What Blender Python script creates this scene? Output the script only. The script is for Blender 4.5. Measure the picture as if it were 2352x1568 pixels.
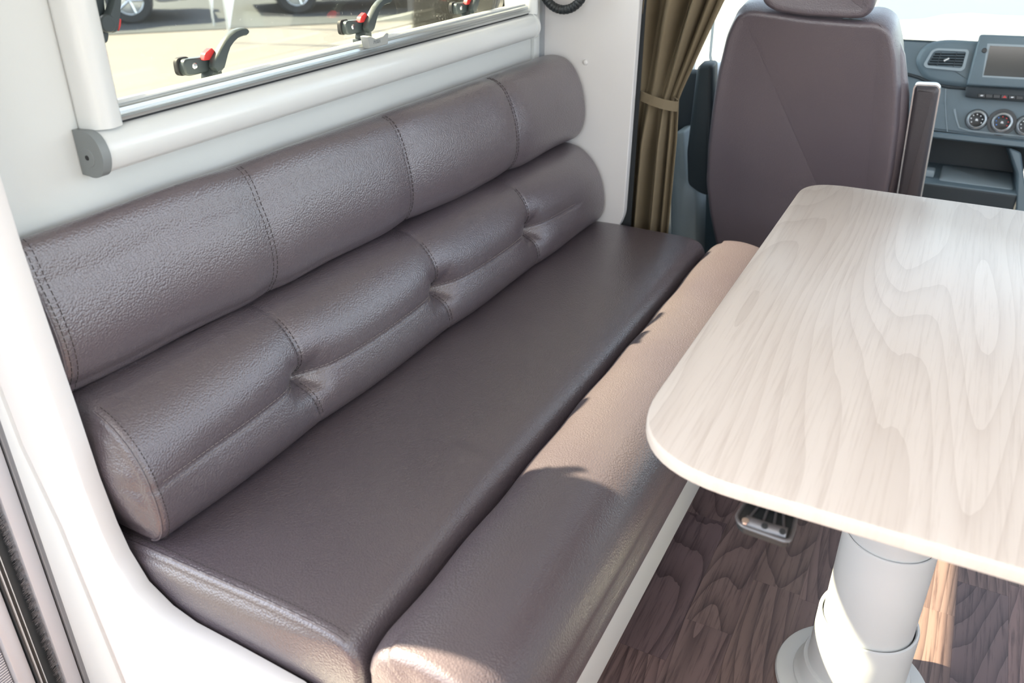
import bpy, bmesh, math, random
import numpy as np
from mathutils import Vector, Matrix
random.seed(7)
for o in list(bpy.data.objects): bpy.data.objects.remove(o, do_unlink=True)
SC = bpy.context.scene
COL = SC.collection

# ------------------------------------------------------------------ camera
F_PX, IW, IH = 1946.0, 2352, 1568
PITCH, YAW = math.radians(28.3), math.radians(27.6)
CAM = Vector((0, 0, 1.235))
FW = Vector((-math.sin(YAW)*math.cos(PITCH), math.cos(YAW)*math.cos(PITCH), -math.sin(PITCH)))
RT = Vector((math.cos(YAW), math.sin(YAW), 0))
UP = RT.cross(FW)
cd = bpy.data.cameras.new('camera'); cam = bpy.data.objects.new('camera', cd); COL.objects.link(cam)
cd.sensor_width = 36; cd.sensor_fit = 'HORIZONTAL'; cd.lens = F_PX/IW*36
cd.clip_start = 0.02; cd.clip_end = 400
cam.matrix_world = Matrix(((RT.x, UP.x, -FW.x, CAM.x), (RT.y, UP.y, -FW.y, CAM.y), (RT.z, UP.z, -FW.z, CAM.z), (0, 0, 0, 1)))
cd.dof.use_dof = True; cd.dof.focus_distance = 1.45; cd.dof.aperture_fstop = 5.6
SC.camera = cam

# ------------------------------------------------------------------ light and exposure
SC.view_settings.view_transform = 'Standard'; SC.view_settings.look = 'None'
SC.view_settings.gamma = 1.0; SC.view_settings.use_curve_mapping = False
SC.view_settings.exposure = 0.0
SC.cycles.use_denoising = True
SC.cycles.max_bounces = 10; SC.cycles.diffuse_bounces = 6; SC.cycles.glossy_bounces = 4
SC.cycles.transparent_max_bounces = 12; SC.cycles.sample_clamp_indirect = 6.0
SUN_DIR = Vector((1.0, 0.283, -1.12)).normalized()
wd = bpy.data.worlds.new('sky'); SC.world = wd; wd.use_nodes = True
wn = wd.node_tree.nodes; wl = wd.node_tree.links
bgn = wn['Background']; sky = wn.new('ShaderNodeTexSky')
sky.sky_type = 'NISHITA'; sky.sun_disc = False
sky.sun_elevation = math.asin(-SUN_DIR.z); sky.sun_rotation = math.atan2(-SUN_DIR.x, -SUN_DIR.y)
hs = wn.new('ShaderNodeHueSaturation'); hs.inputs['Saturation'].default_value = .42
wl.new(sky.outputs[0], hs.inputs['Color']); wl.new(hs.outputs[0], bgn.inputs[0]); bgn.inputs[1].default_value = 0.80
sl = bpy.data.lights.new('sun', 'SUN'); sl.energy = 34.0; sl.angle = math.radians(0.7); sl.color = (1.0, 0.87, 0.60)
so = bpy.data.objects.new('sun', sl); COL.objects.link(so); so.location = (-6, -2, 7)
so.rotation_euler = (-SUN_DIR).to_track_quat('Z', 'Y').to_euler()

# ------------------------------------------------------------------ pixel helpers (a pixel gives a direction only)
def ray(x, y): return FW*F_PX + RT*(x-IW/2) + UP*(IH/2-y)
def on_plane(px, p0, n):
    d = ray(*px); return CAM + d*(((Vector(p0)-CAM).dot(Vector(n)))/d.dot(Vector(n)))
def at_x(px, X): return on_plane(px, (X, 0, 0), (1, 0, 0))
def at_y(px, Y): return on_plane(px, (0, Y, 0), (0, 1, 0))
def at_z(px, Z): return on_plane(px, (0, 0, Z), (0, 0, 1))

# ------------------------------------------------------------------ materials
def lin(c): return tuple(((v/255)/12.92 if v/255 <= .04045 else ((v/255+.055)/1.055)**2.4) for v in c)
MATS = {}
def mat(name, color, rough=.5, metal=0., spec=.5, coat=0., emit=None, estr=0.):
    m = bpy.data.materials.new(name); m.use_nodes = True
    b = m.node_tree.nodes['Principled BSDF']
    b.inputs['Base Color'].default_value = (*color, 1); b.inputs['Roughness'].default_value = rough
    b.inputs['Metallic'].default_value = metal; b.inputs['Specular IOR Level'].default_value = spec
    b.inputs['Coat Weight'].default_value = coat
    if emit: b.inputs['Emission Color'].default_value = (*emit, 1); b.inputs['Emission Strength'].default_value = estr
    MATS[name] = m; return m
class N:
    def __init__(s, m): s.m = m; s.t = m.node_tree; s.b = s.t.nodes['Principled BSDF']
    def new(s, t, **k):
        n = s.t.nodes.new(t)
        for a, v in k.items(): setattr(n, a, v)
        return n
    def link(s, a, b): s.t.links.new(a, b)
    def coord(s, scale=(1, 1, 1), loc=None, rnd=0.):
        tc = s.new('ShaderNodeTexCoord'); mp = s.new('ShaderNodeMapping'); mp.inputs['Scale'].default_value = scale
        out = tc.outputs['Object']
        if rnd:
            oi = s.new('ShaderNodeObjectInfo'); mu = s.new('ShaderNodeMath', operation='MULTIPLY'); mu.inputs[1].default_value = rnd
            s.link(oi.outputs['Random'], mu.inputs[0])
            ad = s.new('ShaderNodeVectorMath', operation='ADD'); cb = s.new('ShaderNodeCombineXYZ')
            for k in range(3): s.link(mu.outputs[0], cb.inputs[k])
            s.link(out, ad.inputs[0]); s.link(cb.outputs[0], ad.inputs[1]); out = ad.outputs[0]
        s.link(out, mp.inputs['Vector']); return mp.outputs[0]
    def noise(s, vec, scale, detail=2., rough=.5, dist=0.):
        n = s.new('ShaderNodeTexNoise'); n.inputs['Scale'].default_value = scale; n.inputs['Detail'].default_value = detail
        n.inputs['Roughness'].default_value = rough; n.inputs['Distortion'].default_value = dist
        s.link(vec, n.inputs['Vector']); return n.outputs['Fac']
    def math(s, op, a, b=None, c=None):
        n = s.new('ShaderNodeMath', operation=op)
        for k, v in enumerate((a, b, c)):
            if v is None: continue
            if isinstance(v, (int, float)): n.inputs[k].default_value = v
            else: s.link(v, n.inputs[k])
        return n.outputs[0]
    def ramp(s, fac, stops):
        r = s.new('ShaderNodeValToRGB'); e = r.color_ramp.elements
        while len(e) < len(stops): e.new(.5)
        for k, (p, c) in enumerate(stops): e[k].position = p; e[k].color = (*c, 1)
        s.link(fac, r.inputs[0]); return r.outputs[0]
    def mix(s, fac, a, b, mode='MIX'):
        n = s.new('ShaderNodeMix', data_type='RGBA', blend_type=mode)
        for sock, v in ((n.inputs[0], fac), (n.inputs[6], a), (n.inputs[7], b)):
            if isinstance(v, (int, float)): sock.default_value = v
            elif isinstance(v, tuple): sock.default_value = (*v, 1)
            else: s.link(v, sock)
        return n.outputs[2]
    def bump(s, h, strength, dist=.001):
        n = s.new('ShaderNodeBump'); n.inputs['Strength'].default_value = strength; n.inputs['Distance'].default_value = dist
        s.link(h, n.inputs['Height']); s.link(n.outputs[0], s.b.inputs['Normal']); s.link(n.outputs[0], s.b.inputs['Coat Normal']); return n
    def color(s, c): s.link(c, s.b.inputs['Base Color'])
    def rough(s, c): s.link(c, s.b.inputs['Roughness'])

def leather(name, c0, c1, rough, pebble=230, strength=.35, coat=.55):
    m = mat(name, c0, rough, spec=.85, coat=coat); n = N(m); n.b.inputs['Coat Roughness'].default_value = .36; n.b.inputs['Coat IOR'].default_value = 1.6
    v = n.coord()
    wob = n.noise(v, 60, 2)
    vo = n.new('ShaderNodeTexVoronoi', feature='F1'); vo.inputs['Scale'].default_value = pebble
    ad = n.new('ShaderNodeVectorMath', operation='ADD'); sc = n.new('ShaderNodeVectorMath', operation='SCALE'); sc.inputs['Scale'].default_value = .0022
    cb = n.new('ShaderNodeCombineXYZ'); n.link(wob, cb.inputs[0]); n.link(n.noise(v, 75, 2), cb.inputs[1])
    n.link(cb.outputs[0], sc.inputs[0]); n.link(v, ad.inputs[0]); n.link(sc.outputs[0], ad.inputs[1]); n.link(ad.outputs[0], vo.inputs['Vector'])
    h = n.math('MULTIPLY', vo.outputs['Distance'], -1.0)
    h2 = n.math('ADD', h, n.math('MULTIPLY', n.noise(v, 11, 2), .22))
    n.bump(h2, strength, .0013)
    n.color(n.mix(n.ramp(n.noise(v, 3.5, 3), [(.35, (0, 0, 0)), (.65, (1, 1, 1))]), c0, c1))
    n.rough(n.math('MULTIPLY_ADD', n.noise(v, 9, 3), .14, rough-.07))
    return m
M_LEATHER = leather('brown_taupe_leather', (.088, .069, .082), (.100, .080, .090), .34, 330, .42, .75)
M_SEATLEA = leather('plum_grey_vinyl', (.115, .094, .112), (.130, .104, .120), .42, 420, .30)
M_THREAD = mat('taupe_thread', (.24, .21, .205), .7)
M_THREADD = mat('dark_thread', (.05, .042, .042), .7)
M_WHITE = mat('white_wall_laminate', (.62, .64, .63), .38); n_ = N(M_WHITE); n_.bump(n_.noise(n_.coord(), 320, 2), .05, .0006)
M_PANEL = mat('warm_white_panel', (.69, .675, .67), .42)
M_PVC = mat('white_plastic_profile', (.66, .68, .675), .24, coat=.2)
M_PAINTW = mat('white_powder_coat', (.62, .635, .635), .33)
M_ALU = mat('brushed_aluminium', (.66, .68, .68), .30, metal=.9)
M_ALUG = mat('grey_anodised_metal', (.42, .44, .47), .38, metal=.6)
M_ALUL = mat('pale_anodised_metal', (.58, .59, .63), .42, metal=.35)
M_SMOKE = mat('smoky_metal', (.16, .16, .17), .35, metal=.5)
M_GREY = mat('grey_plastic', (.20, .22, .225), .5); n_ = N(M_GREY); n_.bump(n_.noise(n_.coord(), 900, 2), .12, .0005)
M_LGREY = mat('light_grey_plastic', (.33, .345, .335), .42)
M_BLACK = mat('black_plastic', (.022, .027, .030), .42)
M_RUBBER = mat('black_rubber', (.012, .013, .015), .65)
M_LATCH = mat('slate_black_plastic', (.040, .053, .058), .42)
M_RED = mat('red_plastic', (.55, .035, .035), .35)
M_CHROME = mat('chrome', (.86, .87, .88), .12, metal=1.)
M_CEIL = mat('ceiling_white', (.82, .82, .80), .5)
M_BRISTLE = mat('grey_bristle', (.34, .34, .36), .8)

def wood(name, light, mid, dark, nfreq, fib, rough, rnd=0., hue=None, gx=4.2, gy=.55, fx=230):
    m = mat(name, light, rough); n = N(m)
    v = n.coord((gx, gy, 1.0), rnd=rnd)
    a = n.noise(v, 1.0, 1.2, .4, .15)
    a = n.math('ADD', a, n.math('MULTIPLY', n.noise(n.coord((40, 1.6, 1), rnd=rnd), 1.0, 2), .012))
    rings = n.math('FRACT', n.math('MULTIPLY', a, nfreq))
    rings = n.math('POWER', rings, 3.0)
    vf = n.coord((fx, 7, 1.0), rnd=rnd)
    f = n.noise(vf, 1.0, 4, .65)
    f2 = n.noise(n.coord((18, .9, 1), rnd=rnd), 1.0, 2)
    base = n.mix(n.ramp(f2, [(.3, (0, 0, 0)), (.7, (1, 1, 1))]), light, mid)
    amt = n.math('MULTIPLY', rings, n.math('MULTIPLY_ADD', f, .7, .35))
    c = n.mix(n.math('MULTIPLY', amt, fib), base, dark)
    c = n.mix(n.math('MULTIPLY', n.ramp(f, [(.5, (0, 0, 0)), (.72, (1, 1, 1))]), fib*.8), c, dark)
    if hue:
        oi = n.new('ShaderNodeObjectInfo')
        c = n.mix(1.0, c, n.ramp(oi.outputs['Random'], hue), 'MULTIPLY')
    n.color(c)
    n.bump(n.math('MULTIPLY', f, -1), .10, .0008)
    return m
M_TABLE = wood('pale_ash_laminate', (.62, .553, .50), (.585, .515, .46), (.40, .33, .285), 34, .50, .34)
M_TEDGE = wood('cream_edge_band', (.66, .61, .555), (.64, .585, .53), (.56, .50, .45), 30, .4, .4)
M_FLOOR = wood('brown_oak_vinyl', (.255, .185, .172), (.200, .140, .134), (.048, .029, .030), 38, 1.0, .40, 37.0,
               [(0, (.62, .58, .66)), (.25, (1, .93, .84)), (.5, (.72, .68, .70)), (.75, (.95, .84, .86)), (1, (.82, .80, .74))], fx=150)
M_SUBFLOOR = mat('dark_joint', (.03, .022, .02), .8)

M_CURT = mat('olive_brown_woven_fabric', (.12, .095, .055), .85); n_ = N(M_CURT)
w1 = n_.noise(n_.coord((900, 900, 60)), 1.0, 2); w2 = n_.noise(n_.coord((60, 60, 900)), 1.0, 2)
wv = n_.math('ADD', w1, w2)
n_.color(n_.mix(n_.ramp(wv, [(.40, (0, 0, 0)), (.62, (1, 1, 1))]), (.042, .034, .024), (.165, .130, .080)))
n_.bump(wv, .3, .0008)
M_VELCRO = mat('charcoal_velcro', (.018, .021, .024), .9); n_ = N(M_VELCRO); n_.bump(n_.noise(n_.coord(), 900, 3), .6, .001)

M_DASH = mat('slate_blue_dash_plastic', (.150, .205, .240), .46); n_ = N(M_DASH); n_.bump(n_.noise(n_.coord(), 700, 2), .12, .0006)
M_DASHD = mat('dark_dash_plastic', (.035, .046, .054), .5)
M_DASHT = mat('pale_trim_plastic', (.34, .41, .45), .45)
M_ARM = leather('dark_plum_vinyl', (.040, .034, .040), (.046, .038, .044), .5, 420, .25, 0.)
M_SCREEN = mat('dim_display_glass', (.022, .026, .024), .12)
M_VENT = mat('gloss_black_vent', (.010, .013, .016), .3)
M_SILVER = mat('satin_silver', (.62, .66, .68), .25, metal=.8)
M_PRINT = mat('white_print', (.75, .78, .8), .5)
M_REDPRINT = mat('red_print', (.6, .04, .04), .5)
M_BLUEPRINT = mat('blue_print', (.05, .2, .6), .5)

def tinted(name, tint, refl=.06, dust=0.):
    m = bpy.data.materials.new(name); m.use_nodes = True; t = m.node_tree; t.nodes.clear()
    out = t.nodes.new('ShaderNodeOutputMaterial'); mx = t.nodes.new('ShaderNodeMixShader')
    tr = t.nodes.new('ShaderNodeBsdfTransparent'); gl = t.nodes.new('ShaderNodeBsdfGlossy'); fr = t.nodes.new('ShaderNodeFresnel')
    tr.inputs[0].default_value = (*tint, 1); gl.inputs['Roughness'].default_value = .02; fr.inputs[0].default_value = 1.2 if refl < .07 else 1.45
    t.links.new(fr.outputs[0], mx.inputs[0]); t.links.new(tr.outputs[0], mx.inputs[1]); t.links.new(gl.outputs[0], mx.inputs[2])
    last = mx
    if dust:
        df = t.nodes.new('ShaderNodeBsdfDiffuse'); df.inputs[0].default_value = (.6, .6, .58, 1)
        tc = t.nodes.new('ShaderNodeTexCoord'); ns = t.nodes.new('ShaderNodeTexNoise'); ns.inputs['Scale'].default_value = 160; ns.inputs['Detail'].default_value = 3
        rp = t.nodes.new('ShaderNodeValToRGB'); rp.color_ramp.elements[0].position = .66; rp.color_ramp.elements[1].position = .78
        rp.color_ramp.elements[0].color = (.012, .012, .012, 1); rp.color_ramp.elements[1].color = (dust, dust, dust, 1)
        m2 = t.nodes.new('ShaderNodeMixShader')
        t.links.new(tc.outputs['Object'], ns.inputs['Vector']); t.links.new(ns.outputs[0], rp.inputs[0]); t.links.new(rp.outputs[0], m2.inputs[0])
        t.links.new(mx.outputs[0], m2.inputs[1]); t.links.new(df.outputs[0], m2.inputs[2]); last = m2
    t.links.new(last.outputs[0], out.inputs[0]); MATS[name] = m; return m
M_ACRYL = tinted('tinted_acrylic_pane', (.87, .885, .87), .05, .35)
M_GLASS = tinted('clear_car_glass', (.90, .95, .95), .1)

# ------------------------------------------------------------------ mesh helpers
def link(o, parent=None):
    COL.objects.link(o)
    if parent is not None: o.parent = parent
    return o
def mesh(name, verts, faces, m, parent=None, smooth=True, auto=None):
    me = bpy.data.meshes.new(name); me.from_pydata([tuple(v) for v in verts], [], faces); me.validate(); me.update()
    me.materials.append(m)
    if smooth:
        me.polygons.foreach_set('use_smooth', [True]*len(me.polygons))
        if auto is not None: me.set_sharp_from_angle(angle=math.radians(auto))
    return link(bpy.data.objects.new(name, me), parent)
def bmobj(name, bm, m, parent=None, smooth=True, auto=40):
    bmesh.ops.recalc_face_normals(bm, faces=bm.faces)
    me = bpy.data.meshes.new(name); bm.to_mesh(me); bm.free(); me.materials.append(m)
    if smooth:
        me.polygons.foreach_set('use_smooth', [True]*len(me.polygons)); me.set_sharp_from_angle(angle=math.radians(auto))
    return link(bpy.data.objects.new(name, me), parent)
def add_box(bm, lo, hi, bev=0., seg=2, M=None):
    lo, hi = Vector(lo), Vector(hi)
    r = bmesh.ops.create_cube(bm, size=1.0); vs = r['verts']
    for v in vs: v.co = Vector([(lo[k]+hi[k])/2 + v.co[k]*(hi[k]-lo[k]) for k in range(3)])
    es = list({e for v in vs for e in v.link_edges})
    if bev > 0:
        rr = bmesh.ops.bevel(bm, geom=es, offset=bev, segments=seg, affect='EDGES', profile=.6)
        vs = list({v for f in rr['faces'] for v in f.verts} | {v for v in vs if v.is_valid})
    if M is not None:
        for v in vs:
            if v.is_valid: v.co = M @ v.co
def box(name, lo, hi, m, parent=None, bev=0., seg=2, M=None):
    bm = bmesh.new(); add_box(bm, lo, hi, bev, seg, M); return bmobj(name, bm, m, parent)
def boxes(name, lst, m, parent=None, bev=0.):
    bm = bmesh.new()
    for lo, hi in lst: add_box(bm, lo, hi, bev)
    return bmobj(name, bm, m, parent)
def frame_of(d):
    d = Vector(d).normalized(); a = Vector((0, 0, 1)) if abs(d.z) < .9 else Vector((1, 0, 0))
    u = d.cross(a).normalized(); return u, d.cross(u).normalized()
def add_tube(bm, path, rad, seg=12, closed=False, caps=True):
    path = [Vector(p) for p in path]; n = len(path); rings = []
    rs = rad if isinstance(rad, (list, tuple)) else [rad]*n
    pu = None
    for k, p in enumerate(path):
        a = path[(k-1) % n] if (closed or k > 0) else p; b = path[(k+1) % n] if (closed or k < n-1) else p
        d = (b-a).normalized()
        if pu is None: u, w = frame_of(d)
        else:
            u = (pu - d*pu.dot(d)).normalized(); w = d.cross(u)
        pu = u
        rings.append([bm.verts.new(p + (u*math.cos(2*math.pi*j/seg) + w*math.sin(2*math.pi*j/seg))*rs[k]) for j in range(seg)])
    for k in range(n if closed else n-1):
        A, B = rings[k], rings[(k+1) % n]
        for j in range(seg): bm.faces.new((A[j], A[(j+1) % seg], B[(j+1) % seg], B[j]))
    if caps and not closed: bm.faces.new(rings[0][::-1]); bm.faces.new(rings[-1])
def tube(name, path, rad, m, parent=None, seg=12, closed=False):
    bm = bmesh.new(); add_tube(bm, path, rad, seg, closed); return bmobj(name, bm, m, parent)
def add_lathe(bm, prof, origin=(0, 0, 0), axis=(0, 0, 1), seg=40):
    axis = Vector(axis).normalized(); u, w = frame_of(axis); o = Vector(origin); rings = []
    for r, h in prof:
        if r < 1e-6: rings.append([bm.verts.new(o+axis*h)])
        else: rings.append([bm.verts.new(o+axis*h+(u*math.cos(2*math.pi*j/seg)+w*math.sin(2*math.pi*j/seg))*r) for j in range(seg)])
    for A, B in zip(rings, rings[1:]):
        for j in range(seg):
            a, b = A[j % len(A)], A[(j+1) % len(A)]; c, d = B[(j+1) % len(B)], B[j % len(B)]
            f = []
            for q in (a, b, c, d):
                if q not in f: f.append(q)
            if len(f) > 2: bm.faces.new(f)
def lathe(name, prof, m, parent=None, origin=(0, 0, 0), axis=(0, 0, 1), seg=40, auto=35):
    bm = bmesh.new(); add_lathe(bm, prof, origin, axis, seg); return bmobj(name, bm, m, parent, auto=auto)
def rounded(pts, rads, seg=6):
    out = []; n = len(pts)
    for k in range(n):
        p = Vector(pts[k]); a = Vector(pts[k-1])-p; b = Vector(pts[(k+1) % n])-p
        r = rads[k] if isinstance(rads, (list, tuple)) else rads
        r = min(r, a.length*.49, b.length*.49)
        if r <= 1e-5: out.append(p); continue
        A = p+a.normalized()*r; B = p+b.normalized()*r
        for j in range(seg+1):
            t = j/seg; out.append(A*(1-t)**2 + p*2*t*(1-t) + B*t*t)
    return out
def inset(pts, n, d):
    out = []; k = len(pts)
    for i in range(k):
        a, p, b = pts[i-1], pts[i], pts[(i+1) % k]
        e1 = (p-a); e2 = (b-p)
        if e1.length < 1e-9: e1 = e2
        if e2.length < 1e-9: e2 = e1
        n1 = n.cross(e1).normalized(); n2 = n.cross(e2).normalized(); m = n1+n2
        m = m.normalized() if m.length > 1e-6 else n1
        c = max(.4, m.dot(n1)); out.append(p+m*d/c)
    return out
def add_slab(bm, pts, n, layers):
    """planar outline pts, swept along n: layers = [(depth, inset)]"""
    pts = [Vector(p) for p in pts]; n = Vector(n).normalized(); k = len(pts)
    area = Vector((0, 0, 0))
    for i in range(k): area += pts[i].cross(pts[(i+1) % k])
    if area.dot(n) < 0: pts = pts[::-1]
    rings = [[bm.verts.new(q+n*dep) for q in inset(pts, n, ins)] for dep, ins in layers]
    for A, B in zip(rings, rings[1:]):
        for j in range(k): bm.faces.new((A[j], A[(j+1) % k], B[(j+1) % k], B[j]))
    f1 = bm.faces.new(rings[0][::-1]); f2 = bm.faces.new(rings[-1])
    f1.normal_update(); f2.normal_update()
    bmesh.ops.triangulate(bm, faces=[f1, f2], ngon_method='EAR_CLIP')
def slab(name, pts, n, layers, m, parent=None, auto=40):
    bm = bmesh.new(); add_slab(bm, pts, n, layers); return bmobj(name, bm, m, parent, auto=auto)
def empty(name, loc=(0, 0, 0)):
    o = bpy.data.objects.new(name, None); o.location = loc; o.empty_display_size = .1; COL.objects.link(o); return o
def tag(o, label, cat, group=None, kind=None):
    o['label'] = label
    if cat: o['category'] = cat
    if group: o['group'] = group
    if kind: o['kind'] = kind
    return o
def struct(o, label=None):
    o['kind'] = 'structure'
    if label: o['label'] = label
    return o
def adopt(root):
    """keep world placement of children made in world coordinates when the root Empty stands at the thing's base"""
    inv = Matrix.Translation(root.location).inverted()
    for c in root.children: c.matrix_parent_inverse = inv
def catmull(pts, per=8):
    P = [np.array(p, float) for p in pts]; P = [2*P[0]-P[1]]+P+[2*P[-1]-P[-2]]; out = []
    for i in range(1, len(P)-2):
        for j in range(per):
            t = j/per; a, b, c, d = P[i-1], P[i], P[i+1], P[i+2]
            out.append(.5*((2*b)+(-a+c)*t+(2*a-5*b+4*c-d)*t*t+(-a+3*b-3*c+d)*t**3))
    out.append(P[-2]); return np.array(out)

# ================================================================== THE SETTING
WX = -.955          # inner face of the left wall
Y_NEAR, Y_FAR = .515, 1.965
WY0, WY1, WZ0, WZ1 = .735, 1.875, .970, 1.340   # window opening
# floor: base and planks
fl = struct(box('floor', (-.99, -1.3, -.05), (1.15, 1.99, -.004), M_SUBFLOOR), 'brown oak-look vinyl plank floor')
PW = .0915
rowi = 0; xk = -.252-2*PW
while xk < 1.1:
    starts = {-.343: 1.503, -.252: 1.197, .2055: 1.547, .114: 1.02, -.1605: 1.36, -.069: .93, .0225: 1.33}
    y0 = next((v for a, v in starts.items() if abs(a-xk) < .01), random.uniform(.8, 1.4))
    cuts = [y0]
    while cuts[-1] < 1.99: cuts.append(cuts[-1]+random.choice((.42, .55, .66)))
    while cuts[0] > -1.3: cuts.insert(0, cuts[0]-random.choice((.42, .55, .66)))
    cuts[0] = -1.3; cuts[-1] = 1.99
    for a, b in zip(cuts, cuts[1:]):
        if b-a < .02 or b < -.4: continue
        bm = bmesh.new(); add_box(bm, (-PW/2+.00012, -(b-a)/2+.00012, -.004), (PW/2-.00012, (b-a)/2-.00012, 0))
        p = bmobj('plank', bm, M_FLOOR, fl); p.location = (xk+PW/2, (a+b)/2, random.uniform(-.0002, .0002))
    xk += PW
box('plank', (-.90, -1.3, -.004), (-.252-2*PW-.0004, .50, 0), M_FLOOR, fl)

# left wall with window and door openings
def wall_boxes(): return [
    ((-1.0, .505, -.05), (WX, WY0, 2.0)), ((-1.0, WY0, -.05), (WX, WY1, WZ0)), ((-1.0, WY0, WZ1), (WX, WY1, 2.0)),
    ((-1.0, WY1, -.05), (WX, Y_FAR, 2.0)), ((-1.0, -.6, 1.85), (WX, .505, 2.0)), ((-1.0, -1.3, -.05), (WX, -.6, 2.0)),
    ((-1.08, .378, -.6), (-1.035, WY0, 2.0))]
struct(boxes('wall_left', wall_boxes(), M_WHITE), 'white laminate side wall with a window and a doorway')
struct(boxes('wall_right', [((1.10, -1.3, -.05), (1.15, -.2, 2.0)), ((1.10, -.2, -.05), (1.15, 1.75, .85)), ((1.10, -.2, 1.75), (1.15, 1.75, 2.0)), ((1.10, 1.75, -.05), (1.15, 1.99, 2.0))], M_WHITE), 'white laminate wall opposite the sofa')
struct(boxes('wall_back', [((-1.0, -1.35, -.05), (-.8, -1.3, 2.0)), ((.95, -1.35, -.05), (1.15, -1.3, 2.0)), ((-.8, -1.35, -.05), (.95, -1.3, .62)), ((-.8, -1.35, 1.85), (.95, -1.3, 2.0))], M_WHITE), 'white laminate rear wall with an unseen opening widened for light')  # unseen rear opening enlarged so more daylight reaches the surfaces facing backwards
HX0, HX1, HY0, HY1 = -.50, -.25, .05, .35      # unseen roof opening added to let in sky light
struct(boxes('ceiling', [((-1.0, -1.35, 2.0), (1.15, HY0, 2.05)), ((-1.0, HY1, 2.0), (1.15, 2.5, 2.05)), ((-1.0, HY0, 2.0), (HX0, HY1, 2.05)), ((HX1, HY0, 2.0), (1.15, HY1, 2.05))], M_CEIL), 'white ceiling with an opening added for sky light')

# far pillar panel beside the cab opening (rounded lower corner at its inner edge)
pp = [(-1.0, 2.0), (-.708, 2.0), (-.700, 1.0), (-.7045, .49), (-.716, .455), (-.735, .44), (-1.0, .44)]
pl = slab('wall_front', rounded([(x, Y_FAR+.022, z) for x, z in pp], [0, 0, 0, .012, .012, .012, 0], 4), (0, -1, 0), [(0, 0), (.0205, 0), (.022, .0015)], M_PANEL)
struct(pl, 'warm white end panel between sofa and cab curtain')
# aluminium joint strip and slim side of the wall
struct(boxes('trim_1', [((WX, 1.925, .4), (WX+.010, 1.9645, 2.0))], M_PVC, bev=.002), 'white wall joint cover strip beside the far panel')
struct(boxes('trim_2', [((WX+.010, 1.952, .4), (WX+.018, 1.9645, 2.0))], M_ALUG), 'grey metal joint strip beside the far panel')
sc_ = lathe('screw_cap', [(.0, .0055), (.004, .0052), (.0062, .0035), (.0068, 0)], M_PANEL, None, at_y((1345, 143), Y_FAR), (0, -1, 0), 24)
tag(sc_, 'small round white screw cap on the far panel', 'screw cap')

# near end panel with its curved cut-out edge
edge_px = [(54, 570), (179, 936), (232, 1096), (272, 1200), (300, 1261), (344, 1333), (399, 1388), (453, 1427), (543, 1475), (634, 1525), (699, 1561)]
ed = [at_y(q, Y_NEAR+.008) for q in edge_px]
prof = [(-1.0, 2.0), (ed[0].x-.012, 2.0), (ed[0].x-.004, 1.05)]+[(p.x, p.z) for p in ed]+[(-.45, .332), (-.33, .325), (-.286, .30), (-.286, .20), (-.40, .17), (-.40, 0), (-1.0, 0)]
ep = slab('trim_3', [(x, Y_NEAR-.012, z) for x, z in prof], (0, 1, 0), [(-.006, .004), (-.0045, .001), (-.002, 0), (.018, 0), (.0195, .0008), (.0205, .003)], M_PANEL, auto=30)
struct(ep, 'white end panel with a curved edge hugging the sofa end')
# door jamb pieces on the near side
struct(slab('trim_4', [(-.985, .5025, -.02), (-.958, .5025, -.02), (-.900, .5025, .20), (-.934, .5025, .49), (-.961, .5025, .61), (-.972, .5025, .77), (-.972, .5025, 2.0), (-.985, .5025, 2.0)], (0, -1, 0), [(0, 0), (.010, 0), (.013, .006)], M_PAINTW, auto=30), 'white door jamb cover')
dj = tag(empty('insect_screen_track', (-1.0, .45, -.03)), 'grey and black insect screen track with brush seal in the doorway', 'screen track')
box('jamb_strip', (-1.03, .490, -.03), (-.993, .5015, 1.8), M_ALUG, dj, .001)
box('channel_groove', (-1.03, .4875, -.03), (-.998, .490, 1.8), M_RUBBER, dj)
box('aluminium_channel', (-1.03, .466, -.03), (-.994, .4875, 1.8), M_ALUL, dj, .002)
box('black_track', (-1.033, .436, -.03), (-1.006, .464, 1.8), M_BLACK, dj, .002)
for yy in (.4375, .4435): box('track_lip', (-1.0065, yy, -.03), (-1.002, yy+.0012, 1.8), M_ALU, dj)
box('pale_cover', (-1.034, .4135, -.03), (-1.012, .4345, 1.8), M_ALUL, dj, .002)
bm = bmesh.new()
for k in range(190):
    z = .0+k*.0046; add_box(bm, (-1.034, .380, z), (-1.024, .412, z+.0026))
rb = bmobj('ribbed_grip', bm, M_ALUL, dj); rb['kind'] = 'stuff'
box('grip_backing', (-1.0345, .380, -.03), (-1.029, .4125, .88), M_RUBBER, dj)
bm = bmesh.new()
for k in range(2200):
    z = random.uniform(0.0, .75); L = random.uniform(.005, .011)
    p = Vector((-1.001+random.uniform(-.003, .003), .4655, z)); q = p+Vector((random.uniform(-.001, .005), -L, random.uniform(-.006, .001)))
    s = Vector((.0002, 0, .00045)); bm.faces.new([bm.verts.new(t) for t in (p-s, p+s, q+s*.4, q-s*.4)])
br = bmobj('brush_seal', bm, M_BRISTLE, dj, smooth=False); br['kind'] = 'stuff'
adopt(dj)

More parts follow.
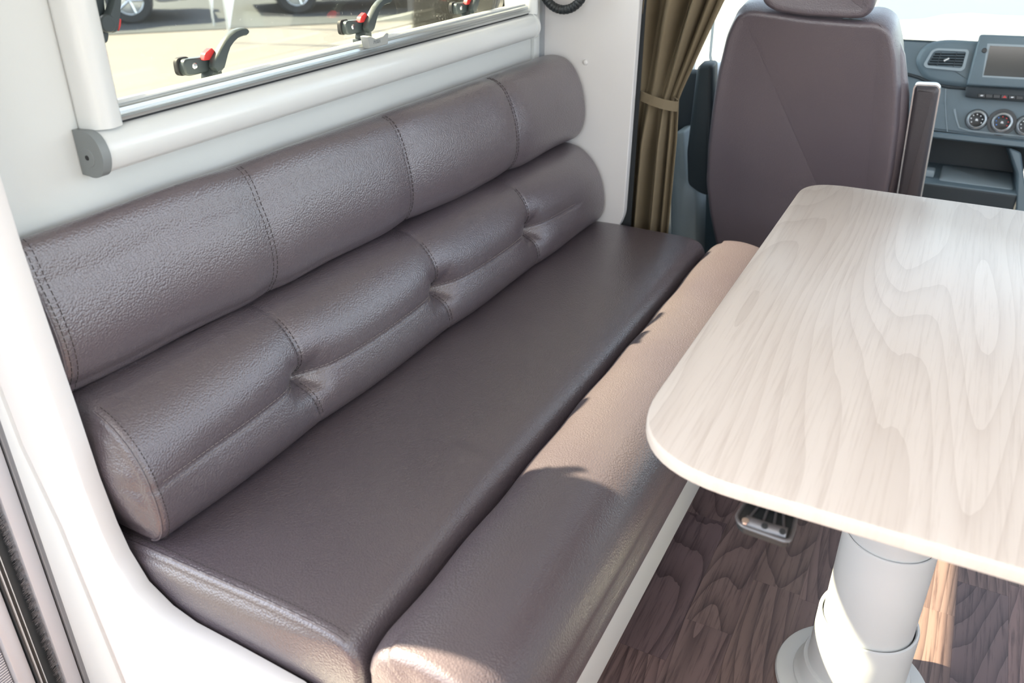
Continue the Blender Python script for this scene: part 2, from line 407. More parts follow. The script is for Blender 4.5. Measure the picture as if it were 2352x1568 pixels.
# ================================================================== WINDOW AND BLIND
win = struct(empty('window_1', (-1.02, (WY0+WY1)/2, WZ0)), 'tinted acrylic side window with black latches above the sofa')
op = rounded([(-1.014, WY0-.004, WZ0-.006), (-1.014, WY1+.01, WZ0-.006), (-1.014, WY1+.01, WZ1+.02), (-1.014, WY0-.004, WZ1+.02)], .05, 8)
slab('pane', inset([Vector(p) for p in op], Vector((-1, 0, 0)), 0), (-1, 0, 0), [(0, 0), (.004, 0)], M_ACRYL, win)
def ring(name, outer, inner, n, depth, m, parent):
    bm = bmesh.new(); n = Vector(n); k = len(outer); R = []
    for pts, d in ((outer, 0), (inner, 0), (inner, depth), (outer, depth)): R.append([bm.verts.new(Vector(p)+n*d) for p in pts])
    for a in range(4):
        A, B = R[a], R[(a+1) % 4]
        for j in range(k): bm.faces.new((A[j], A[(j+1) % k], B[(j+1) % k], B[j]))
    return bmobj(name, bm, m, parent)
def rect(x, y0, y1, z0, z1): return [(x, y0, z0), (x, y1, z0), (x, y1, z1), (x, y0, z1)]
o2 = rounded(rect(-1.012, WY0-.02, WY1+.03, WZ0-.03, WZ1+.04), .06, 8); i2 = rounded(rect(-1.012, WY0+.003, WY1+.004, WZ0+.004, WZ1+.01), .045, 8)
ring('rubber_seal', o2, i2, (1, 0, 0), .010, M_RUBBER, win)

def latch(px, tilt, sx=-.985, flip=False, size=1.0, name='window_latch'):
    """pane latch: foot, clamp block, curved lever, red button, screw, built in its own frame (a along the frame, b up)"""
    c = at_x(px, sx); A = Vector((0, math.cos(tilt), math.sin(tilt))); B = Vector((0, -math.sin(tilt), math.cos(tilt))); X = Vector((1, 0, 0))
    if flip: A, B = -B, A
    P = lambda a, b, x=0.: c+(A*a+B*b)*size+X*x
    bm = bmesh.new()
    add_slab(bm, rounded([P(-.014, -.024, -.012), P(.010, -.024, -.012), P(.010, -.002, -.012), P(.002, .004, -.012), P(-.006, -.006, -.012), P(-.014, -.016, -.012)], .003, 3), X, [(0, 0), (.018, 0), (.020, .0015)])
    add_slab(bm, rounded([P(-.022, -.030, -.012), P(.006, -.030, -.012), P(.006, -.022, -.012), P(-.022, -.022, -.012)], .001, 2), X, [(0, 0), (.024, 0)])
    b = bmobj('foot_bracket', bm, M_LATCH, None)
    add = []
    blk = rounded([P(-.052, -.011), P(.003, -.011), P(.003, .009), P(-.052, .013)], [.010*size, .004, .004, .010*size], 6)
    bm = bmesh.new(); add_slab(bm, [p+X*-.006 for p in blk], X, [(-.010, .002), (-.009, 0), (.004, 0), (.006, .002)])
    add.append(bmobj('clamp_block', bm, M_LATCH, None))
    bm = bmesh.new(); add_slab(bm, [p+X*-.018 for p in rounded([P(-.056, -.011), P(-.030, -.011), P(-.030, .014), P(-.056, .014)], .009, 6)], X, [(0, .001), (.001, 0), (.007, 0), (.008, .001)])
    add.append(bmobj('clamp_pad', bm, M_RUBBER, None))
    up_, lo_ = [], []
    cl = [(0, 0), (.007, .008), (.014, .0165), (.022, .0245), (.032, .031), (.043, .0355), (.055, .037), (.063, .0365)]
    wid = [.0110, .0095, .0080, .0068, .0062, .0058, .0056, .0052]
    for k in range(len(cl)):
        a0 = Vector(cl[max(k-1, 0)]); a1 = Vector(cl[min(k+1, len(cl)-1)]); d = (a1-a0).normalized(); nn = Vector((-d.y, d.x))
        up_.append(P(cl[k][0]+nn.x*wid[k], cl[k][1]+nn.y*wid[k])); lo_.append(P(cl[k][0]-nn.x*wid[k], cl[k][1]-nn.y*wid[k]))
    tip = [P(.0675, .0395), P(.0690, .0365), P(.0675, .0335)]; tail = [P(-.006, -.0115), P(-.0125, -.003)]
    bm = bmesh.new(); add_slab(bm, [p+X*.004 for p in up_+tip+lo_[::-1]+tail], X, [(0, .0012), (.0012, 0), (.010, 0), (.0122, .0016)])
    add.append(bmobj('lever', bm, M_LATCH, None, auto=45))
    bm = bmesh.new(); add_lathe(bm, [(0, .0135), (.0095*size, .0135), (.0100*size, .0128), (.0100*size, .004)], P(0, 0, .0016), X, 28)
    add.append(bmobj('pivot_cap', bm, M_LATCH, None))
    bm = bmesh.new(); add_slab(bm, rounded([P(-.020, .007, -.004), P(-.004, .006, -.004), P(.004, .017, -.004), P(-.001, .022, -.004), P(-.015, .016, -.004)], .002, 3), X, [(0, .001), (.001, 0), (.009, 0), (.010, .001)])
    add.append(bmobj('release_button', bm, M_RED, None))
    bm = bmesh.new(); add_lathe(bm, [(0, .002), (.0030, .002), (.0042, .001), (.0046, 0)], P(-.033, .0015, 0), X, 16)
    add.append(bmobj('screw', bm, M_CHROME, None))
    b.name = name; b.parent = win
    for q in add: q.parent = b
    return b
TL = math.radians(0)
latch((487, 145), TL); latch((837, 58), TL); latch((1077, 16), TL, size=.97)
# latch on the near frame: tall body, lever pointing up
def side_latch():
    X = Vector((1, 0, 0)); P = lambda px, x: at_x(px, x)
    bm = bmesh.new()
    add_slab(bm, rounded([P((212, -60), -.985), P((228, -60), -.985), P((238, 30), -.985), P((246, 80), -.985), P((243, 98), -.985), P((226, 101), -.985), P((216, 60), -.985)], .004, 4), X, [(-.012, 0), (.003, 0), (.005, .0015)])
    b = bmobj('window_latch', bm, M_LATCH, win)
    bm = bmesh.new(); add_slab(bm, rounded([P((231, 62), -.975), P((233, 42), -.975), P((247, 5), -.975), P((250, -50), -.975), P((266, -50), -.975), P((266, 0), -.975), P((262, 45), -.975), P((258, 70), -.975), P((244, 76), -.975)], .006, 4), X, [(0, .001), (.001, 0), (.010, 0), (.012, .0015)])
    bmobj('lever', bm, M_LATCH, b)
    bm = bmesh.new(); add_lathe(bm, [(0, .0025), (.0095, .0025), (.0108, .001), (.0108, -.003)], P((247, 54), -.963), X, 28); bmobj('pivot_cap', bm, M_LATCH, b)
    bm = bmesh.new(); add_slab(bm, rounded([P((261, 42), -.978), P((266, 42), -.978), P((265, 58), -.978), P((260, 71), -.978)], .002, 3), X, [(0, 0), (.010, 0)]); bmobj('release_button', bm, M_RED, b)
    for q in ((214, 22), (229, 83)):
        bm = bmesh.new(); add_lathe(bm, [(0, .002), (.0030, .002), (.0042, .001), (.0046, 0)], P(q, -.980), X, 16); bmobj('screw', bm, M_CHROME, b)
side_latch()
adopt(win)

bl = tag(empty('roller_blind', (WX, (WY0+WY1)/2, .92)), 'white and silver roller blind cassette framing the side window', 'blind')
BX = -.915          # front of the cassette
# bottom cassette: rounded D profile along y
CY0, CY1 = at_x((232, 345), -.925).y, at_x((1226, 62), -.925).y
cp = [(WX+.001, .918), (-.935, .9165), (-.921, .922), (-.9135, .936), (-.9135, .950), (-.9205, .964), (-.933, .9705), (WX+.001, .971)]
cpr = catmull(cp, 5)
def sweep_y(name, prof, y0, y1, m, parent, n=2, auto=35):
    k = len(prof); vs, fs = [], []
    for i in range(n):
        y = y0+(y1-y0)*i/(n-1); vs += [(p[0], y, p[1]) for p in prof]
    for i in range(n-1):
        for j in range(k): fs.append((i*k+j, i*k+(j+1) % k, (i+1)*k+(j+1) % k, (i+1)*k+j))
    fs.append(tuple(range(k))); fs.append(tuple(range((n-1)*k, n*k))[::-1])
    bm = bmesh.new(); vv = [bm.verts.new(v) for v in vs]
    for f in fs: bm.faces.new([vv[q] for q in f])
    return bmobj(name, bm, m, parent, auto=auto)
sweep_y('bottom_cassette', cpr, CY0, CY1, M_PVC, bl)
ecap = [(p[0]+(.0035 if p[0] > -.95 else 0), p[1]+(p[1]-.944)*.05) for p in cpr]
e1 = sweep_y('end_cap', [(p[0], p[1]) for p in ecap], CY0-.012, CY0+.0005, M_GREY, bl)
sweep_y('end_cap', ecap, CY1-.0005, CY1+.005, M_PVC, bl)
lathe('screw_cover', [(0, .001), (.0115, .001), (.0122, .0003), (.0122, -.001)], M_GREY, e1, (-.9365, CY0-.012, .940), (0, -1, 0), 28)
lathe('screw_hole', [(0, .0006), (.0032, .0006), (.0034, -.001)], M_RUBBER, e1, (-.9365, CY0-.013, .940), (0, -1, 0), 8)
# side channels
def channel(y0, y1):
    w = y1-y0
    pr = rounded([(WX, y0, 0), (WX+.026, y0+w*.10, 0), (WX+.038, y0+w*.42, 0), (WX+.034, y0+w*.86, 0), (WX+.020, y1, 0), (WX, y1, 0)], .007, 4)
    return slab('side_channel', pr, (0, 0, 1), [(.9715, 0), (1.40, 0)], M_PVC, bl, auto=30)
channel(.6735, .722); channel(1.870, 1.898)
# pull bar: two-tone aluminium rail above the cassette
RZ0 = .9715
sweep_y('pull_bar', [(-.950, RZ0+0.0027), (-.931, RZ0+0.0027), (-.930, RZ0+0.0071), (-.936, RZ0+0.0078), (-.938, RZ0+0.0102), (-.9345, RZ0+0.0129), (-.936, RZ0+0.0170), (-.942, RZ0+0.0197), (-.950, RZ0+0.0204)], WY0-.016, 1.869, M_ALU, bl, auto=20)
sweep_y('white_bead', [(-.950, RZ0+0.0204), (-.9425, RZ0+0.0201), (-.941, RZ0+0.0224), (-.9435, RZ0+0.0248), (-.950, RZ0+0.0252)], WY0-.016, 1.869, M_PVC, bl, auto=20)
sweep_y('gap_shade', [(-.950, RZ0-.0005), (-.934, RZ0-.0005), (-.934, RZ0+0.0027), (-.950, RZ0+0.0027)], WY0-.016, 1.869, M_RUBBER, bl)  # black strip standing in for the shade in the gap under the rail
hp = [at_x(q, -.928) for q in ((838, 84), (845, 112), (887, 101), (888, 75), (882, 74), (875, 82), (858, 88), (846, 82))]
ph = slab('pull_handle', rounded(hp, .002, 3), (1, 0, 0), [(-.010, 0), (.003, 0), (.0045, .0012)], M_LGREY, bl)
tcv = bpy.data.curves.new('push_text', 'FONT'); tcv.body = 'PUSH'; tcv.size = .0085; tcv.extrude = .0002; tcv.align_x = 'CENTER'; tcv.align_y = 'CENTER'
tmp = bpy.data.objects.new('push_text', tcv); COL.objects.link(tmp)
tme = bpy.data.meshes.new_from_object(tmp.evaluated_get(bpy.context.evaluated_depsgraph_get())); bpy.data.objects.remove(tmp, do_unlink=True)
tme.materials.clear(); tme.materials.append(M_GREY)
to = bpy.data.objects.new('push_lettering', tme); COL.objects.link(to)
tc_ = at_x((866, 96), -.9232)
to.matrix_world = Matrix(((0, 0, 1, tc_.x), (1, 0, 0, tc_.y), (0, 1, 0, tc_.z), (0, 0, 0, 1))); to.parent = ph
adopt(bl)

# ================================================================== SOFA
class Surf:
    """cushion skin: profile polyline (x,z) lofted along y with end rounding and seam displacement"""
    def __init__(s, prof, y0, y1, taper=0., r=.018, puff=0., disp=None, nu=170, per=8):
        s.p = catmull(prof, per); s.y0, s.y1, s.taper, s.r, s.disp, s.nu = y0, y1, taper, r, disp, nu
        d = np.gradient(s.p, axis=0); nn = np.stack([d[:, 1], -d[:, 0]], 1); nn /= np.linalg.norm(nn, axis=1)[:, None]+1e-9
        c = s.p.mean(0)
        if ((s.p-c)*nn).sum() < 0: nn = -nn
        s.n = nn; seg = np.linalg.norm(np.diff(s.p, axis=0), axis=1); s.L = np.concatenate([[0], np.cumsum(seg)])
    def pt(s, y, l, lift=0.):
        x, z = np.interp(l, s.L, s.p[:, 0]), np.interp(l, s.L, s.p[:, 1])
        nx, nz = np.interp(l, s.L, s.n[:, 0]), np.interp(l, s.L, s.n[:, 1])
        d = min(y-s.y0, s.y1-y); off = 0.
        if d < s.r: off = s.r*(1-math.sqrt(max(0., 1-(1-max(d, 0)/s.r)**2)))
        if s.disp: off += s.disp(y, x, z, l)
        off -= lift
        t = (y-s.y0)/(s.y1-s.y0)
        X_ = x-nx*off; dep = max(0., X_-(WX+.004)); return Vector((X_+s.taper*(1-t)*min(1., dep/.12), y, z-nz*off))
    def build(s, name, m, parent, bulge=.010, endfun=None):
        e = [s.r*(1-math.cos(a*math.pi/2/6)) for a in range(6)]
        ys = [s.y0+v for v in e]+list(np.linspace(s.y0+s.r, s.y1-s.r, s.nu))+[s.y1-v for v in e[::-1]]
        k = len(s.p); vs, fs = [], []
        for y in ys:
            for j in range(k): vs.append(s.pt(y, s.L[j]))
        for i in range(len(ys)-1):
            for j in range(k-1): fs.append((i*k+j, i*k+j+1, (i+1)*k+j+1, (i+1)*k+j))
            fs.append((i*k+k-1, i*k, (i+1)*k, (i+1)*k+k-1))
        for sgn, base in ((-1, 0), (1, (len(ys)-1)*k)):
            ringv = [vs[base+j] for j in range(k)]; c = sum(ringv, Vector())/k; prev = list(range(base, base+k))
            for q in (.86, .68, .45, .2):
                cur = []
                for j in range(k):
                    p = c.lerp(ringv[j], q); p.y += sgn*bulge*(1-q*q)
                    if endfun: p.y += endfun(p, q, sgn)
                    cur.append(len(vs)); vs.append(p)
                for j in range(k): fs.append((prev[j], prev[(j+1) % k], cur[(j+1) % k], cur[j]))
                prev = cur
            vs.append(c+Vector((0, sgn*bulge, 0)))
            for j in range(k): fs.append((prev[j], prev[(j+1) % k], len(vs)-1))
        bm = bmesh.new(); vv = [bm.verts.new(v) for v in vs]
        for f in fs:
            try: bm.faces.new([vv[q] for q in f])
            except ValueError: pass
        return bmobj(name, bm, m, parent, auto=80)
    def l_at_z(s, z, xmin=-.93):
        best = min(range(len(s.p)), key=lambda j: abs(s.p[j, 1]-z)+(9 if s.p[j, 0] < xmin else 0)-.3*s.p[j, 0]); return s.L[best]
def stitches(name, lines, m, parent, step=.0085, ln=.0058, rad=.00055):
    """lines: lists of dense points; a short thread every step"""
    bm = bmesh.new()
    for pts in lines:
        acc = 0.; a = None; want = 0.
        cum = [0.]
        for p, q in zip(pts, pts[1:]): cum.append(cum[-1]+(q-p).length)
        def at(dv):
            for i in range(len(cum)-1):
                if cum[i+1] >= dv:
                    t = (dv-cum[i])/(cum[i+1]-cum[i]+1e-9); return pts[i].lerp(pts[i+1], t)
            return pts[-1]
        dv = 0.
        while dv+ln < cum[-1]:
            add_tube(bm, [at(dv), at(dv+ln)], rad, 5); dv += step
    o = bmobj(name, bm, m, parent); o['kind'] = 'stuff'; return o
G = lambda d, w: math.exp(-(d/w)**2)
SEAMS = (.858, 1.236, 1.600)
USEAMS = (.892, 1.248, 1.622)
YC0, YC1 = .552, 1.958
# upper backrest cushion
def disp_u(y, x, z, l):
    if x < -.925: return 0.
    d = 0.
    for ys in USEAMS: d += .0022*G(y-ys, .004)+.0045*G(y-ys, .035)
    d += -.003*math.sin(y*9.2)*G(z-.78, .12)+.0015*math.sin(y*23+z*14)
    w = min(1., max(0., (x+.925)/.05)); return d*w*w*(3-2*w)
up_prof = [(-.951, .672), (-.905, .668), (-.872, .667), (-.842, .675), (-.8215, .697), (-.8130, .732), (-.816, .775), (-.828, .818), (-.848, .852), (-.872, .870), (-.900, .874), (-.930, .868), (-.951, .858)]
U = Surf(up_prof, YC0-.018, YC1, -.078, .016, disp=disp_u)
cu = tag(empty('backrest_cushion', (-.88, 1.25, .66)), 'upper brown leather backrest cushion with three vertical seams', 'cushion', 'sofa cushions')
U.build('cushion_cover', M_LEATHER, cu)
la, lb = U.l_at_z(.668), U.L[-1]-.05
lines = []
for ys in USEAMS:
    for o_ in (-.0042, .0042): lines.append([U.pt(ys+o_, l, .0004) for l in np.linspace(la, lb, 60)])
stitches('stitching', lines, M_THREADD, cu)
lines = []
for o_ in (.012, .020): lines.append([U.pt(YC0-.018+o_, l, .0005) for l in np.linspace(la, lb, 60)])
stitches('end_stitching', lines, M_THREADD, cu)
tube('piping', [U.pt(YC0-.012, l, .0008) for l in np.linspace(la-.02, lb, 60)], .0017, M_LEATHER, cu, 8)
adopt(cu)
# lower backrest cushion with tufts
ZT = .562
def hseam(y):
    d = min(abs(y-t) for t in SEAMS); return ZT-.004*(1-G(d, .12))
def disp_l(y, x, z, l):
    if x < -.90 or z < .464: return 0.
    d = 0.
    for ys in SEAMS:
        r = math.hypot((y-ys)*.9, (z-ZT)*1.15)
        d += .026*G(r, .026)+.013*G(r, .065)
        vz = 1/(1+math.exp((abs(z-ZT-.01)-.088)/.010))
        d += vz*(.0042*G(y-ys-.10*(ZT-z if z < ZT else 0), .0045)+.0050*G(y-ys, .030))
        for ang in (-2.5, -.75, 2.2, .75):
            uy, uz = math.cos(ang), math.sin(ang); a = (y-ys)*uy+(z-ZT)*uz; b = -(y-ys)*uz+(z-ZT)*uy
            if a > 0: d += .0035*G(b, .007)*G(a-.022, .022)
    zs = hseam(y); fade = 1/(1+math.exp((y-1.80)/.02)) if y > 1.6 else 1.
    endf = min(1., max(0., (y-YC0)/.10)); d += fade*(.0016+.001*endf)*G(z-zs, .0045)+fade*endf*.006*G(z-zs, .026)
    d += .0012*math.sin(y*19+z*22)
    return d
lo_prof = [(-.951, .478), (-.880, .472), (-.812, .4665), (-.776, .4675), (-.758, .485), (-.752, .512), (-.755, .548), (-.764, .584), (-.780, .616), (-.803, .642), (-.830, .658), (-.862, .6645), (-.905, .6655), (-.951, .662)]
Lw = Surf(lo_prof, YC0-.010, YC1, -.042, .014, disp=disp_l, nu=330, per=10)
cl = tag(empty('backrest_cushion', (-.85, 1.25, .46)), 'lower brown leather backrest cushion with three tufted dimples', 'cushion', 'sofa cushions')
Lw.build('cushion_cover', M_LEATHER, cl, .014, lambda p, q, s: .0022*math.sin(p.z*170+p.x*60)*(q-.2) if s < 0 else 0)
def l_lo(z): return Lw.l_at_z(z, -.86)
LZ = [(Lw.p[j, 1], Lw.L[j]) for j in range(len(Lw.p)) if Lw.p[j, 0] > -.835 and Lw.p[j, 1] > .47]
LZ.sort(); LZz = [a for a, b in LZ]; LZl = [b for a, b in LZ]
lz = lambda z: float(np.interp(z, LZz, LZl))
lines = []
for o_ in (-.0045, .0045):
    lines.append([Lw.pt(y, lz(hseam(y)+o_), .0005) for y in np.linspace(YC0+.012, 1.80, 260)])
stitches('seam_stitching', lines, M_THREAD, cl)
lines = []
for ys in SEAMS:
    for o_ in (-.0038, .0038):
        lines.append([Lw.pt(ys+o_, lz(z), .0005) for z in np.linspace(ZT+.012, ZT+.092, 24)])
        lines.append([Lw.pt(ys+o_+.10*(ZT-z), lz(z), .0005) for z in np.linspace(ZT-.070, ZT-.012, 20)])
stitches('tuft_stitching', lines, M_THREADD, cl)
le = np.linspace(lz(.475)-.02, lz(.665), 60); y0_ = YC0-.010
tube('piping', [Lw.pt(y0_+.004, l, .0012) for l in le], .0015, M_LEATHER, cl, 8)
stitches('end_stitching', [[Lw.pt(y0_+.013, l, .0005) for l in le]], M_THREADD, cl, .006, .0036)
adopt(cl)
# seat cushion: pad + front bolster
YS0, YS1 = .532, 1.972
pad = [(-.93, .352), (-.93, .42), (-.925, .448), (-.90, .459), (-.80, .4625), (-.68, .464), (-.58, .4635), (-.530, .461), (-.505, .455), (-.490, .442), (-.4825, .422), (-.481, .395), (-.481, .352)]
def disp_s(y, x, z, l):
    if z < .40: return 0.
    d = .0012*math.sin(y*11+x*17)*math.sin(x*13)
    d += .004*G(y-.93, .035)*G(x+.56, .05)*math.sin((y-.93)*90)*.5
    return d
S = Surf(pad, YS0, YS1, 0., .012, disp=disp_s, nu=120)
st = tag(empty('seat_cushion', (-.6, 1.25, .35)), 'long brown leather seat cushion with sunlit rounded front bolster', 'cushion', 'sofa cushions')
def pucker(p, q, s):
    return .0028*math.sin(p.x*88+math.sin(p.x*21)*1.5)*q*(1-q)*3.2*min(1., max(0., (.44-p.z)/.03))
S.build('seat_pad', M_LEATHER, st, .008, pucker)
bol = [(-.479, .352), (-.479, .405), (-.4765, .428), (-.468, .449), (-.452, .463), (-.425, .4705), (-.390, .4715), (-.352, .465), (-.322, .450), (-.301, .428), (-.290, .402), (-.2865, .378), (-.2885, .358), (-.2865, .336), (-.2845, .322), (-.2845, .300), (-.289, .294), (-.30, .298), (-.305, .352)]
def disp_b(y, x, z, l):
    e = min(y-YS0, YS1-y); d = .006*G(e, .03)*(1 if x < -.44 else 0)
    if z > .42: d += .0022*math.sin(y*8.5+1.0)*G(x+.40, .08)+.0012*math.sin(y*31)*G(x+.47, .02)
    return d
Bo = Surf(bol, YS0+.002, YS1, 0., .014, disp=disp_b, nu=150)
Bo.build('front_bolster', M_LEATHER, st, .006, lambda p, q, s: .003*math.sin(p.x*120)*q*(1-q)*3)
lt = [S.L[j] for j in range(len(S.p)) if S.p[j, 1] > .4555 and -.92 < S.p[j, 0] < -.50]
ll = np.linspace(lt[0], lt[-1]+.006, 80)
stitches('seat_stitching', [[S.pt(YS0+.014, l, .0005) for l in ll], [S.pt(YS0+.0012, l, .0010)+Vector((0, -.0006, -.004)) for l in ll]], M_THREADD, st, .0062, .0042)
tube('piping', [S.pt(YS0+.0055, l, .0002) for l in ll], .0018, M_LEATHER, st, 8)
adopt(st)
# bench base
bb = tag(empty('bench_base', (-.6, 1.25, 0)), 'white laminate bench base under the leather sofa', 'bench')
box('front_board', (-.312, Y_NEAR+.02, .182), (-.2925, Y_FAR+.01, .345), M_PAINTW, bb, .002)
box('top_board', (-.95, Y_NEAR+.02, .325), (-.302, Y_FAR+.01, .348), M_PAINTW, bb)
box('kick_board', (-.42, Y_NEAR+.02, 0), (-.40, Y_FAR+.01, .325), M_PAINTW, bb)
adopt(bb)

# ================================================================== TABLE
TX0, TX1, TY0, TY1, TZ = -.2435, .47, .700, 1.747, .71
tb = tag(empty('dining_table', (.052, 1.185, 0)), 'pale wood dining table on a white telescopic pedestal', 'table')
rr = rounded([(TX0, TY0, TZ), (TX1, TY0, TZ), (TX1, TY1, TZ), (TX0, TY1, TZ)], [.135, .12, .09, .085], 14)
slab('table_top', inset([Vector(p) for p in rr], Vector((0, 0, 1)), .002), (0, 0, 1), [(-.004, 0), (-.0006, 0), (0, .0008)], M_TABLE, tb)
slab('edge_band', rr, (0, 0, 1), [(-.0185, .003), (-.0175, .001), (-.015, 0), (-.006, 0), (-.003, .0006), (-.0012, .0018)], M_TEDGE, tb)
PX, PY = .052, 1.185
lathe('floor_flange', [(0, .0005), (.128, .0005), (.129, .004), (.127, .0085), (.122, .0105), (.100, .011), (.0, .011)], M_PAINTW, tb, (PX, PY, 0), seg=72)
lathe('base_collar', [(.099, .0105), (.0985, .016), (.094, .020), (.091, .026), (.0885, .045), (.0865, .050), (.080, .0505)], M_PAINTW, tb, (PX, PY, 0), seg=72)
lathe('pedestal_tube', [(.0800, .050), (.0795, .157), (.0785, .1605), (.0755, .1615), (.0735, .159), (.0735, .11)], M_PAINTW, tb, (PX, PY, 0), seg=72)
lathe('pedestal_tube', [(.0712, .12), (.0705, .338), (.0695, .3405), (.0675, .3410), (.066, .339)], M_PAINTW, tb, (PX, PY, 0), seg=72)
lathe('pedestal_tube', [(.0655, .32), (.0655, .679), (.067, .6795)], M_PAINTW, tb, (PX, PY, 0), seg=72)
box('mounting_plate', (PX-.13, PY-.13, .679), (PX+.13, PY+.13, .6915), M_PAINTW, tb, .003)
# release lever below the near edge
LZ_ = .655
lp = [at_z(q, LZ_) for q in ((1690, 1196), (1697, 1182), (1735, 1130), (1835, 1150), (1820, 1228), (1812, 1248), (1800, 1249), (1702, 1214))]
lv = slab('release_lever', rounded(lp, .007, 5), (0, 0, 1), [(-.006, .003), (-.005, .0006), (-.003, 0), (.003, 0), (.005, .002)], M_BLACK, tb)
fr_ = inset([Vector(p) for p in rounded(lp, .007, 5)], Vector((0, 0, 1)), .001)
tube('lever_rim', [p+Vector((0, 0, .004)) for p in rounded(lp, .007, 5)], .0022, M_SMOKE, lv, 8, closed=True)
tube('lever_bar', [at_z(q, LZ_+.004) for q in ((1712, 1198), (1760, 1215), (1806, 1228))], .0075, M_SMOKE, lv, 10)
for a, b in (((1718, 1192), (1752, 1150)), ((1752, 1200), (1768, 1158)), ((1778, 1205), (1785, 1165)), ((1800, 1210), (1800, 1168))):
    tube('lever_rib', [at_z(a, LZ_+.005), at_z(b, LZ_+.007)], .0014, M_SMOKE, lv, 6)
for q in ((1755, 1216), (1796, 1229)): lathe('lever_dimple', [(0, .008), (.003, .008), (.0034, .006)], M_BLACK, lv, at_z(q, LZ_+.004), (0, -.3, 1), 12)
lathe('lever_pin', [(0, .0085), (.0035, .008), (.004, .006)], M_CHROME, lv, at_z((1711, 1205), LZ_+.003), (0, -.3, 1), 12)
box('lever_housing', (lp[2].x-.004, TY0+.055, .662), (lp[3].x+.004, TY0+.14, .6915), M_BLACK, tb, .003)
adopt(tb)

# ================================================================== CURTAIN
cu_ = tag(empty('curtain', (-.66, 2.03, .25)), 'olive brown cab curtain gathered by a tie-back', 'curtain')
def curtain():
    nu, nz = 150, 90; vs, fs = [], []
    for i in range(nz):
        z = .02+(1.95-.02)*i/(nz-1)
        zt = .783
        if z > zt:
            e = z-zt; xl = -.708-.006*min(e, 1); xr = -.607+.372*e if e < .6 else -.607+.372*.6+.02*(e-.6); amp = .007+.024*min(1, e/.18)
        else:
            e = zt-z; xl = -.712-.012*min(1, e/.1); xr = -.607+.006*min(1, e/.1)+.01*max(0, e-.35); amp = .008+.018*min(1, e/.12)
        for j in range(nu):
            s = j/(nu-1)
            ph = 2*math.pi*(4.9*s+.40*math.sin(s*5+1.3))
            ph += .9*math.sin(z*2.1+s*4)
            fold = (math.sin(ph)+.35*math.sin(2*ph+.8))*(1. if s < .72 else max(.25, 1-(s-.72)*4))
            lean = 0
            x = xl+(xr-xl)*(s+.028*math.cos(ph))
            y = 2.034+amp*fold+.012*(s-.5)+(-.012 if s > .9 else 0)*(s-.9)*10
            vs.append((x, y, z))
    for i in range(nz-1):
        for j in range(nu-1): fs.append((i*nu+j, i*nu+j+1, (i+1)*nu+j+1, (i+1)*nu+j))
    o = mesh('cloth', vs, fs, M_CURT, cu_)
    sm = o.modifiers.new('thickness', 'SOLIDIFY'); sm.thickness = .0022
curtain()
# tie band: strip wrapping the front of the gather
def strip3(name, pts, h, th, m, parent):
    vs, fs = [], []
    for p, up in pts:
        p = Vector(p); up = Vector(up)
        vs += [p+up*h/2, p-up*h/2, p-up*h/2+Vector((0, th, 0)), p+up*h/2+Vector((0, th, 0))]
    k = len(pts)
    for i in range(k-1):
        for j in range(4): fs.append((i*4+j, i*4+(j+1) % 4, (i+1)*4+(j+1) % 4, (i+1)*4+j))
    fs += [(0, 1, 2, 3), tuple(range((k-1)*4, k*4))[::-1]]
    bm = bmesh.new(); vv = [bm.verts.new(v) for v in vs]
    for f in fs: bm.faces.new([vv[q] for q in f])
    return bmobj(name, bm, m, parent)
bpts = []
for k in range(15):
    t = k/14; px = (1453+t*104, 212+ (38*math.sin(t*1.35)) - 4*t); yy = 2.012-.026*math.sin(math.pi*min(1, t*1.05))
    bpts.append((at_y(px, yy), Vector((-.10+.12*t, 0, 1)).normalized()))
strip3('tie_band', bpts, .024, .002, M_CURT, cu_)
bpts = [(p+Vector((0, -.0005, .0065)), u) for p, u in bpts]
box('velcro_strip', (-.720, 1.9885, .40), (-.692, 1.993, 1.95), M_VELCRO, cu_, .001)
tube('tie_cord', [at_y((1556, 228), 2.02), at_y((1549, 222), 2.03), at_y((1540, 222), 2.05)], .002, M_CURT, cu_, 8)
adopt(cu_)

# ================================================================== READING LAMP (black gooseneck)
rl = tag(empty('reading_lamp', (-.86, Y_FAR, 1.1)), 'black segmented gooseneck reading lamp on the far panel', 'lamp')
Lc = at_y((1294, -48), 1.925); R0 = .066
for k in range(26):
    a0 = math.pi*(.98+k*.0425*1.02); a1 = a0+math.pi*.0425*.94
    pts = []
    for q in range(4):
        a = a0+(a1-a0)*q/3; pts.append(Lc+Vector((RT.x*R0*math.cos(a), -.0*math.cos(a), R0*math.sin(a))))
    tube('neck_segment', pts, [.0098, .0106, .0106, .0098], M_BLACK, rl, 14)
lathe('wall_mount', [(0, .03), (.018, .03), (.022, .026), (.024, 0)], M_BLACK, rl, (Lc.x+R0*.9, Y_FAR, Lc.z+.03), (0, -1, 0), 28)
lathe('lamp_head', [(0, .0), (.012, 0), (.020, .02), (.022, .06), (.0, .058)], M_BLACK, rl, Lc+Vector((-R0*.9, 0, .01)), (0, 0, 1), 28)
adopt(rl)

